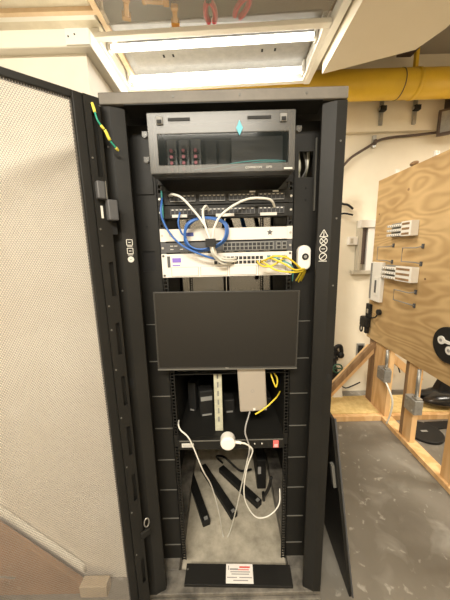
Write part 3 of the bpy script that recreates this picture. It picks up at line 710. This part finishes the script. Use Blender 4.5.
for x, wd in ((.085, .02), (.166, .02)): MB().box(x, x + wd, -.0175, -.0166, 1.7235, 1.7285).build('number_tag', 'icon', p1)

# white one-unit device
wd = thing('white_rack_unit', (0, .1, 1.56), 'slim white rack unit directly above the dark gray switch', 'rack unit')
f = MB().box(-.222, .222, -.010, .22, 1.563, 1.606); ears(f, 1.562, 1.608); f = f.build('chassis', 'white_metal', wd, bevel=.001); screws(f, 1.562, 1.608)
MB().box(-.145, -.118, -.0115, -.010, 1.580, 1.593).build('badge', 'navy', wd)
m = MB(FACE(-.20, -.0105, 1.586)); ring(m, 0, 0, .006, .0015); m.build('power_symbol', 'ink', wd)
m = MB()
pts = []
for k in range(10):
    r = .011 if k % 2 == 0 else .0055; pts.append((.158 + r * math.sin(k * PI / 5), 1.587 + r * math.cos(k * PI / 5)))
m.prism(pts, 'y', -.0115, -.010).build('star_mark', 'dark_gray', wd)
# gray switch
gs = thing('network_switch', (0, .1, 1.52), 'dark gray network switch with a double row of ports between the white units', 'network switch', 'network switches in the rack')
f = MB().box(-.222, .222, -.010, .25, 1.523, 1.558); ears(f, 1.520, 1.560); f = f.build('chassis', 'dark_gray', gs, bevel=.001); screws(f, 1.52, 1.56)
pb = MB().box(-.012, .172, -.0115, -.010, 1.526, 1.555).build('port_block', 'port_gray', gs)
m = MB(); ports(m, None, -.010, .01515, 12, 1.528, .0135, 2, -.0115, .012, .0105); m.build('port_row', 'port', pb)
for k in range(2):
    b = MB().box(.182 + k * .020, .199 + k * .020, -.0125, -.010, 1.527, 1.554).build('uplink_port', 'port_gray', gs)
    m = MB(); ports(m, None, .1845 + k * .020, 1, 1, 1.529, .013, 2, -.0125, .012, .009); m.build('port_hole', 'port', b)
m = MB()
for x, z in ((-.205, 1.545), (-.190, 1.545), (-.205, 1.533), (-.17, 1.533)): m.box(x, x + .011, -.0108, -.010, z, z + .003)
m.build('printed_marks', 'icon', gs)
# white two-unit switch
ws = thing('network_switch', (0, .1, 1.43), 'white two-unit network switch with a violet badge', 'network switch', 'network switches in the rack')
f = MB().box(-.222, .222, -.012, .30, 1.432, 1.518); ears(f, 1.431, 1.519); f = f.build('chassis', 'white_metal', ws, bevel=.001); screws(f, 1.431, 1.519, 'dark_gray')
MB().box(-.200, -.168, -.0135, -.012, 1.487, 1.503).build('badge', 'lilac', ws)
MB().box(-.200, -.172, -.0130, -.012, 1.474, 1.478).build('badge_text', 'lilac', ws)
MB().box(-.218, -.208, -.0150, -.012, 1.470, 1.510).build('port_hole', 'dark_gray', ws)
m = MB(); ports(m, None, -.046, .0152, 12, 1.477, .0155, 2, -.012, .0118, .0115); m.build('port_row', 'port', ws)
m = MB(); ports(m, None, .148, .018, 4, 1.480, .0155, 2, -.012, .013, .010); m.build('uplink_port', 'ink', ws)
for x0 in (-.204, -.097, .010, .117):
    a = MB().box(x0, x0 + .098, -.0140, -.012, 1.437, 1.468).build('slot_cover', 'white_metal', ws, bevel=.001)
    MB().box(x0 - .0015, x0 + .0995, -.0130, -.012, 1.4355, 1.4695).build('slot_outline', 'ink', a)

# ------------------------------------------------------------------ monitor
mo = thing('monitor', (-.006, -.02, 1.08), 'wide black flat monitor, switched off, mounted across the rack', 'monitor')
TM = Matrix.Translation((-.006, -.05, 1.231)) @ Matrix.Rotation(.012, 4, 'Y')
MB(TM).box(-.264, .264, 0, .018, -.150, .150).box(-.20, .20, .018, .045, -.12, .10).build('housing', 'rubber', mo, bevel=.004)
Pm = lambda u, w, t: (u, t, w)
MB(TM).plate(-.265, .265, -.151, .151, [(-.2595, .2595, -.1415, .1465)], Pm, -.003, .0).build('bezel', 'bezel', mo, bevel=.0008)
MB(TM).box(-.2590, .2590, -.0016, -.0004, -.141, .146).build('screen', 'screen', mo)
MB(TM).box(-.265, .265, -.0045, -.003, -.151, -.1465).build('chin_edge', 'seam', mo)
text('DELL', .007, TM @ FACE(.0, -.0037, -.146), 'icon', mo, ext=.0002)
MB(TM).box(-.05, .05, .045, .075, -.05, .05).box(-.22, .22, .05, .056, -.02, .02).build('mount_bracket', 'black', mo)

# ------------------------------------------------------------------ shelf level
sh = thing('rack_shelf', (0, .3, .70), 'black rack shelf with a front rail, white tag and red switch', 'shelf')
f = MB().box(-.222, .222, -.028, -.006, .712, .757); ears(f, .708, .762); f = f.build('front_rail', 'black', sh, bevel=.001)
MB().box(-.225, .225, -.005, .62, .752, .757).build('tray', 'black_in', sh)
MB().box(-.225, -.222, -.005, .62, .757, 1.04).box(.222, .225, -.005, .62, .757, 1.04).box(-.222, .222, .617, .62, .757, 1.04).build('side_wall_and_added_back', 'black_in', sh)  # back sheet added to keep the space over the tray dark
MB().box(-.222, .222, -.005, .617, 1.037, 1.040).build('cover', 'black_in', sh)
MB().box(-.214, .214, -.030, -.028, .752, .7555).build('edge_line', 'seam', sh)
tg = MB().box(-.205, -.155, -.0295, -.028, .725, .743).build('white_tag', 'icon', sh)
m = MB()
for k in range(2): m.box(-.20, -.162, -.0300, -.0295, .729 + k * .006, .7315 + k * .006)
m.build('printed_line', 'ink', tg)
sw = MB().box(.174, .197, -.034, -.028, .718, .750).build('red_switch', 'red', sh, bevel=.0015)
MB().box(.178, .193, -.0365, -.034, .722, .736).build('rocker', mat('pale_red_rocker', (.85, .45, .42), .4), sw, bevel=.001)
m = MB()
for x in (.098, .128): m.cyl((x, -.030, .735), (x, -.028, .735), .003, 10)
m.build('indicator', 'icon', sh)

so = thing('slotted_strut', (-.049, .035, .757), 'pale slotted metal strut standing on the shelf below the monitor', 'strut')
Ps = lambda u, w, t: (u, t, w)
hl = [(-.053, -.046, z, z + .026) for z in (.80, .84, .88, .92, .96, 1.00)]
MB().plate(-.066, -.033, .758, 1.036, hl, Ps, .026, .029).build('face', 'ivory', so)
for x in (-.066, -.036): MB().box(x, x + .003, .029, .042, .758, 1.036).build('flange', 'ivory', so)
MB().box(-.0625, -.0365, .034, .037, .758, 1.036).build('inner_web', 'port_gray', so)

sb = thing('silver_box', (.09, -.02, .88), 'flat silver box hanging below the monitor in front of the shelf', 'small computer')
TS = Matrix.Translation((.090, -.018, .975)) @ Matrix.Rotation(-.05, 4, 'Y')
TS = TS @ Matrix.Rotation(0.02, 4, 'X')
MB(TS).box(-.055, .055, -.012, .012, -.092, .10).build('case', 'silver', sb, bevel=.005)
m = MB(TS @ Matrix.Translation((.003, -.0122, -.082)) @ Matrix.Rotation(PI / 2, 4, 'X')); m.prism([(-.006, -.004), (.006, -.004), (.003, 0), (.006, .005), (-.006, .005), (-.003, 0)], 'z', 0, .0008); m.build('logo', 'white_plastic', sb)
m = MB(TS @ Matrix.Translation((.0, -.0122, .0)) @ Matrix.Rotation(PI / 2, 4, 'X')); ring(m, 0, 0, .006, .0015); m.build('round_mark', 'ink', sb)

# small things inside the shelf
def adaptor(x, y, w, h, rot, label, m_='rubber', tagw=None):
    T = Matrix.Translation((x, y, .7575)) @ Matrix.Rotation(rot, 4, 'Z')
    t = thing('power_adapter', (x, y, .757), label, 'power adapter', 'dark boxes on the shelf')
    b = MB(T).box(-w / 2, w / 2, -.03, .03, 0, h).build('body', m_, t, bevel=.005)
    if tagw: MB(T).box(-w / 2 + .006, w / 2 - .006, -.0315, -.0302, h * .62, h * .78).build('sticker', 'port_gray', b)
    MB(T).box(-w / 2 + .01, w / 2 - .01, -.032, -.030, .004, .012).build('adapter_highlight', 'port_gray', b)  # pale strip put in as the highlight on the lower edge
adaptor(-.115, .16, .065, .13, .2, 'dark upright adapter with a pale sticker left of the slotted strut', 'rubber', True)
adaptor(-.175, .20, .04, .15, -.3, 'narrow dark adapter at the left inside the shelf')
adaptor(-.005, .18, .05, .07, .1, 'low dark adapter between the slotted strut and the silver box')
adaptor(.16, .22, .09, .05, 0, 'low dark adapter at the right inside the shelf')

# white puck and sensor
pk = thing('white_puck', (-.013, -.05, .75), 'round white puck with a cable clipped on the shelf rail', 'hub')
MB().cyl((-.013, -.070, .768), (-.013, -.029, .768), .030, 32).build('body', 'white_plastic', pk, bevel=.006, smooth=False)
MB().cyl((-.013, -.0715, .768), (-.013, -.070, .768), .020, 28).build('face_ring', 'white_plastic', pk)
MB().tube(cr([(.012, -.052, .764), (.030, -.056, .765), (.040, -.06, .766)]), .006, 10).build('plug', 'white_plastic', pk, smooth=True)
sn = thing('white_sensor', (.283, -.01, 1.45), 'white oval sensor with a dark round eye stuck on the right side plate', 'sensor')
m = MB(); o = []
for k in range(32):
    a = 2 * PI * k / 32; o.append((.283 + .024 * math.cos(a), 1.493 + (.022 * math.sin(a) + (.023 if math.sin(a) > 0 else -.023))))
m.prism(o, 'y', -.022, .008).build('body', 'white_plastic', sn, bevel=.006)
MB().cyl((.285, -.0245, 1.497), (.285, -.022, 1.497), .012, 24).build('eye', 'rubber', sn)
MB().cyl((.285, -.026, 1.497), (.285, -.0245, 1.497), .006, 16).build('lens', 'port_gray', sn)

# ------------------------------------------------------------------ cables at the patch area
cable('blue_cable', [(-.221, -.017, 1.712), (-.217, -.05, 1.690), (-.219, -.06, 1.659), (-.211, -.06, 1.623), (-.187, -.06, 1.580), (-.151, -.06, 1.545), (-.093, -.06, 1.516), (-.042, -.05, 1.498), (-.003, -.035, 1.486), (.004, -.014, 1.484)], .0036, 'blue', 'blue patch cable from the upper patch panel down to the white switch')
LP = [(-.150, -.05, 1.583), (-.137, -.055, 1.619), (-.102, -.05, 1.638), (-.055, -.045, 1.641), (-.007, -.04, 1.627), (.007, -.045, 1.599), (-.005, -.05, 1.559), (-.051, -.055, 1.533), (-.104, -.05, 1.527), (-.141, -.05, 1.549)]
cx, cz = -.07, 1.585; co = []
for k in range(3):
    f = 1 - .055 * k; co += [(cx + (p[0] - cx) * f, p[1] - .008 * k + .010, cz + (p[2] - cz) * f) for p in LP]
co = [(-.16, -.03, 1.66), (-.165, -.045, 1.62)] + co + [(-.14, -.045, 1.60), (-.10, -.03, 1.64)]
cable('blue_cable', co, .0031, 'blue', 'coiled blue patch cable looped in front of the white rack unit', k=5)
G = 'white patch cables gathered in a black tie'
cable('white_patch_cable', [(-.196, -.017, 1.719), (-.177, -.045, 1.717), (-.145, -.06, 1.702), (-.103, -.07, 1.655), (-.074, -.075, 1.615), (-.058, -.08, 1.579), (-.056, -.08, 1.556), (-.050, -.078, 1.522), (-.036, -.066, 1.498), (-.010, -.052, 1.480), (.020, -.014, 1.484)], .0042, 'white_cable', 'white patch cable from the left end of the upper patch panel', group=G)
cable('white_patch_cable', [(-.059, -.017, 1.665), (-.067, -.04, 1.678), (-.077, -.055, 1.663), (-.076, -.065, 1.636), (-.066, -.082, 1.596), (-.052, -.090, 1.556), (-.044, -.088, 1.522), (-.030, -.074, 1.502), (-.008, -.06, 1.490), (.034, -.014, 1.486)], .0042, 'white_cable', 'short white patch cable hooked into the lower patch panel middle', group=G)
cable('white_patch_cable', [(.173, -.017, 1.672), (.159, -.04, 1.689), (.134, -.05, 1.696), (.083, -.055, 1.696), (.035, -.06, 1.679), (-.016, -.07, 1.643), (-.040, -.08, 1.601), (-.046, -.078, 1.556), (-.040, -.070, 1.525), (-.03, -.062, 1.505), (.01, -.04, 1.496), (.034, -.014, 1.498)], .0042, 'white_cable', 'white patch cable arching right to the lower patch panel', group=G)
tag(MB().tube([(-.068, -.083, 1.566), (-.068, -.083, 1.540)], .001, 6).box(-.070, -.036, -.098, -.066, 1.540, 1.566).build('cable_tie', 'rubber', bevel=.004), 'black strap tying the three white cables together', 'cable tie')
YG = 'yellow patch cables in the white switch'
for pts, lb in (([(.126, -.013, 1.485), (.135, -.05, 1.490), (.166, -.07, 1.503), (.211, -.07, 1.495), (.256, -.05, 1.462), (.27, -.03, 1.445), (.262, .02, 1.40)], 'yellow patch cable from the white switch, topmost arc toward the sensor'),
                ([(.126, -.013, 1.481), (.138, -.05, 1.476), (.170, -.07, 1.455), (.219, -.078, 1.447), (.262, -.056, 1.447), (.278, -.034, 1.447), (.272, .02, 1.395)], 'yellow patch cable from the white switch, lowest arc toward the sensor'),
                ([(.141, -.013, 1.485), (.152, -.055, 1.496), (.190, -.085, 1.479), (.233, -.080, 1.455), (.28, -.042, 1.452), (.282, .02, 1.40)], 'yellow patch cable from the white switch, crossing in the middle'),
                ([(.111, -.013, 1.485), (.124, -.05, 1.469), (.157, -.062, 1.470), (.197, -.062, 1.494), (.212, -.04, 1.500), (.212, -.013, 1.500)], 'short yellow patch cable looping back into the white switch')):
    c = cable('yellow_patch_cable', pts, .0033, 'yellow_cable', lb, group=YG)
cable('green_patch_cable', [(.15, -.013, 1.501), (.17, -.045, 1.498), (.20, -.055, 1.484), (.225, -.05, 1.472), (.24, -.03, 1.45), (.25, .02, 1.40)], .0025, 'teal', 'thin teal cable among the yellow patch cables')
SG = 'yellow cables at the right end of the shelf'
cable('yellow_patch_cable', [(.165, .04, 1.034), (.169, .03, 1.029), (.173, 0, 1.013), (.187, -.01, .978), (.197, .02, 1.002), (.175, .05, 1.028)], .003, 'yellow_cable', 'yellow cable loop hanging under the monitor beside the silver box', group=SG)
cable('yellow_patch_cable', [(.10, -.038, .877), (.125, -.038, .893), (.152, -.034, .912), (.19, -.010, .933), (.215, .04, .93)], .003, 'yellow_cable', 'yellow cable crossing the lower corner of the silver box', group=SG)
cable('gray_cable', [(.081, -.018, .880), (.070, -.04, .862), (.060, -.055, .84), (.057, -.06, .81), (.066, -.062, .778), (.073, -.060, .745), (.070, -.05, .69)], .0032, 'ink', 'gray cable hanging from the bottom of the silver box')
cable('hanging_cable', [(.040, -.060, .766), (.058, -.066, .766), (.075, -.06, .741), (.067, -.03, .659), (.052, 0, .551), (.020, .10, .266), (-.009, .165, .063), (-.029, .163, .006)], .0030, 'white_cable', 'thin white cord from the puck straight down to the rack floor')
cable('hanging_cable', [(.041, -.056, .762), (.066, -.062, .757), (.086, -.06, .727), (.063, -.05, .639), (.050, -.04, .505), (.072, -.03, .411), (.111, -.03, .364), (.166, -.02, .365), (.210, 0, .399), (.218, .03, .45)], .0030, 'white_cable', 'white cord from the puck sagging right to the rack rail')
cable('hanging_cable', [(-.219, .012, .822), (-.215, -.02, .825), (-.203, -.038, .812), (-.166, -.05, .776), (-.122, -.035, .620), (-.093, .03, .471), (-.069, .10, .251), (-.058, .165, .045), (-.051, .164, .006)], .0030, 'white_cable', 'white cord hanging from the left end of the shelf to the rack floor')

# gear bundles behind the gear, seen through the gaps
for i, (x, y0, z0, z1, mt, lb) in enumerate(((-.12, .52, 1.40, 1.72, 'brown_cable', 'brown'), (.03, .50, 1.38, 1.70, 'rubber', 'black'), (.10, .56, 1.38, 1.72, 'blue', 'blue'), (.17, .50, 1.36, 1.72, 'rubber', 'black'))):
    cable('cable_bundle', [(x, y0, z0), (x + .03, y0 + .03, (z0 + z1) / 2), (x - .01, y0, z1)], .012, mt, ['brown cable bundle hanging behind the white rack unit on the left', 'black cable bundle behind the rack units near the middle', 'blue cable bundle behind the patch panels', 'black cable bundle behind the patch panels on the right'][i])
for i in range(7):
    x = .262 + i * .0075
    cable('side_cable', [(x, .07, 1.66), (x + random.uniform(-.01, .01), .06 + i * .006, 1.77), (x + random.uniform(-.014, .014), .05, 1.82), (x + random.uniform(-.01, .01), .07, 1.90)], .004, ['yellow_cable', 'white_cable', 'ivory', 'white_cable', 'port_gray', 'white_cable', 'ivory'][i],
          'cable running behind the cut-out of the right side plate', group='cables behind the right side plate cut-out')

# ------------------------------------------------------------------ floor of the rack
def power_strip(a, b, label, w=.045, h=.04):
    a = Vector(a); b = Vector(b); L = (b - a).length; ang = math.atan2(b.y - a.y, b.x - a.x)
    T = Matrix.Translation(a) @ Matrix.Rotation(ang, 4, 'Z')
    t = thing('power_strip', a, label, 'power strip', 'black power strips on the rack floor')
    bd = MB(T).box(0, L, -w / 2, w / 2, .001, h).build('body', 'rubber', t, bevel=.005)
    for k in range(5):
        x = L * (k + .6) / 5.6
        o = MB(T).box(x - .015, x + .015, -.014, .014, h, h + .002).build('outlet', 'black', bd, bevel=.0005)
    MB(T).box(.006, .022, -.010, .010, h, h + .006).build('switch', 'port_gray', bd)
power_strip((-.145, .225, 0), (-.30, .60, 0), 'black power strip on the rack floor, leftmost')
power_strip((.012, .265, 0), (-.20, .62, 0), 'black power strip on the rack floor, middle one of three')
power_strip((.165, .33, 0), (-.07, .60, 0), 'black power strip on the rack floor, rightmost')
cable('black_cable', [(-.06, .66, .01), (-.10, .62, .10), (-.04, .50, .20), (.05, .46, .14), (.11, .50, .10), (.14, .60, .01)], .007, 'rubber', 'black cord arching across the back of the rack floor')
cable('black_cable', [(.21, .20, .34), (.205, .25, .22), (.19, .31, .10), (.195, .36, .02), (.20, .42, .011)], .009, 'rubber', 'black cord sagging down at the right of the rack floor')
ub = thing('battery_backup', (.20, .6, 0), 'black box standing at the back right of the rack floor', 'battery backup')
MB().box(.165, .222, .45, .72, .002, .22).build('case', 'rubber', ub, bevel=.006)
MB().box(.170, .19, .447, .45, .12, .17).build('label', 'ink', ub)

# blanking plate with warning label on the sill
bp = thing('blanking_plate', (0, -.07, .052), 'black metal plate with a white printed label lying on the rack sill', 'metal plate')
TB = Matrix.Translation((.018, -.046, .072)) @ Matrix.Rotation(-.03, 4, 'Z') @ Matrix.Rotation(.10, 4, 'X')
MB(TB).box(-.241, .241, -.037, .037, -.002, .002).box(-.241, .241, -.039, -.037, -.014, .002).build('plate', 'black', bp, bevel=.0008)
m = MB(TB)
for x in (-.233,): m.cyl((x, .015, .002), (x, .015, .0032), .004, 12)
m.build('mounting_hole', 'seam', bp)
lb = MB(TB).box(-.055, .068, -.033, .037, .0021, .0026).build('label', mat('label_paper', (.78, .74, .70), .6), bp)
m = MB(TB)
for x0, x1, y in ((-.035, .055, .006), (-.03, .05, -.002), (-.05, -.005, -.014), (.005, .062, -.014), (-.022, .045, -.024)): m.box(x0, x1, y, y + .0035, .0027, .0030)
m.box(-.046, -.042, .014, .030, .0027, .003).box(-.038, .0, .014, .020, .0027, .003)
m.build('printed_line', 'ink', lb)
m = MB(TB); m.box(.006, .055, .022, .028, .0027, .003).box(.0, .05, .014, .017, .0027, .003); m.build('red_line', 'redink', lb)

# loose side panel leaning on the right of the rack
lp = thing('loose_side_panel', (.50, .2, 0), 'black rack side panel leaning against the right of the server rack', 'side panel')
A = Vector((.508, -.091, .0)); Bv = Vector((.390, -.075, .877)); back = Vector((.016, .60, 0))
n_ = Vector((1, 0, .13)).normalized() * .012
vs = [A, A + back, Bv + back, Bv]; vs = vs + [q + n_ for q in vs]
MB().add(vs, [(0, 1, 2, 3), (7, 6, 5, 4), (0, 4, 5, 1), (1, 5, 6, 2), (2, 6, 7, 3), (3, 7, 4, 0)]).build('sheet', 'black', lp, bevel=.002)
e = MB(); e.bar(A + Vector((.014, -.004, .004)), Bv + Vector((.014, -.004, 0)), .006, .006, (0, 1, 0)); e.build('edge_highlight', 'dark_gray', lp)  # lighter bar stands in for the highlight along the panel edge
MB().bar(A.lerp(Bv, .62) + Vector((-.006, .03, 0)), A.lerp(Bv, .74) + Vector((-.006, .03, 0)), .012, .02, (0, 1, 0)).build('clip', 'seam', lp)

# board and block in front of the white partition, at lower left
bd = MB().prism([(-.698, .060), (-.698, .0), (-1.9, .0), (-1.9, .36 + .50), (-1.02, .385)], 'y', -.06, -.035).build('wooden_board', 'brown_board', bevel=.002)
for x_, z_, r_ in ((-1.0, .16, .010), (-1.03, .07, .014), (-.98, .04, .008)): MB().cyl((x_, -.0615, z_), (x_, -.0600, z_), r_, 12).build('knot', 'stud_dark', bd)
MB().bar((-1.06, -.063, .115), (-.985, -.063, .105), .005, .006).build('nail', 'steel', bd)
tag(bd, 'brown stained wooden board with a slanted top edge standing behind the perforated door', 'board')
tag(MB().box(-.697, -.575, -.075, -.03, 0, .060).build('wood_block', 'block_wood', bevel=.003), 'pale wood block at the end of the brown board on the floor', 'wood block')
tag(MB().prism([(-.70, .062), (-1.02, .390), (-1.9, .865), (-1.9, .905), (-1.03, .425), (-.70, .092)], 'y', -.024, -.004).build('pale_batten', 'cap', bevel=.002), 'pale batten running along the slanted top of the brown board', 'batten')

# ================================================================== CAMERA
cam = bpy.data.cameras.new('camera'); co_ = bpy.data.objects.new('camera', cam); COL.objects.link(co_)
cam.sensor_fit = 'VERTICAL'; cam.sensor_height = 36; cam.lens = 261.97 / 600 * 36; cam.clip_start = .02
pi_, ya, ro = .18887, -.00332, .02527
f = Vector((math.sin(ya) * math.cos(pi_), math.cos(ya) * math.cos(pi_), -math.sin(pi_))); r = Vector((math.cos(ya), -math.sin(ya), 0)); d = f.cross(r)
r2 = math.cos(ro) * r + math.sin(ro) * d; d2 = -math.sin(ro) * r + math.cos(ro) * d
co_.matrix_world = Matrix(((r2.x, -d2.x, -f.x, -.007), (r2.y, -d2.y, -f.y, -.9855), (r2.z, -d2.z, -f.z, 1.5283), (0, 0, 0, 1)))
scene.camera = co_

w = bpy.data.worlds.new('world'); scene.world = w; w.use_nodes = True
w.node_tree.nodes['Background'].inputs[0].default_value = (1, .9, .75, 1); w.node_tree.nodes['Background'].inputs[1].default_value = .25
vs_ = scene.view_settings; vs_.view_transform = 'Standard'; vs_.look = 'None'; vs_.gamma = 1; vs_.exposure = 0.85; vs_.use_curve_mapping = False
scene.cycles.max_bounces = 8
scene.cycles.transparent_max_bounces = 16
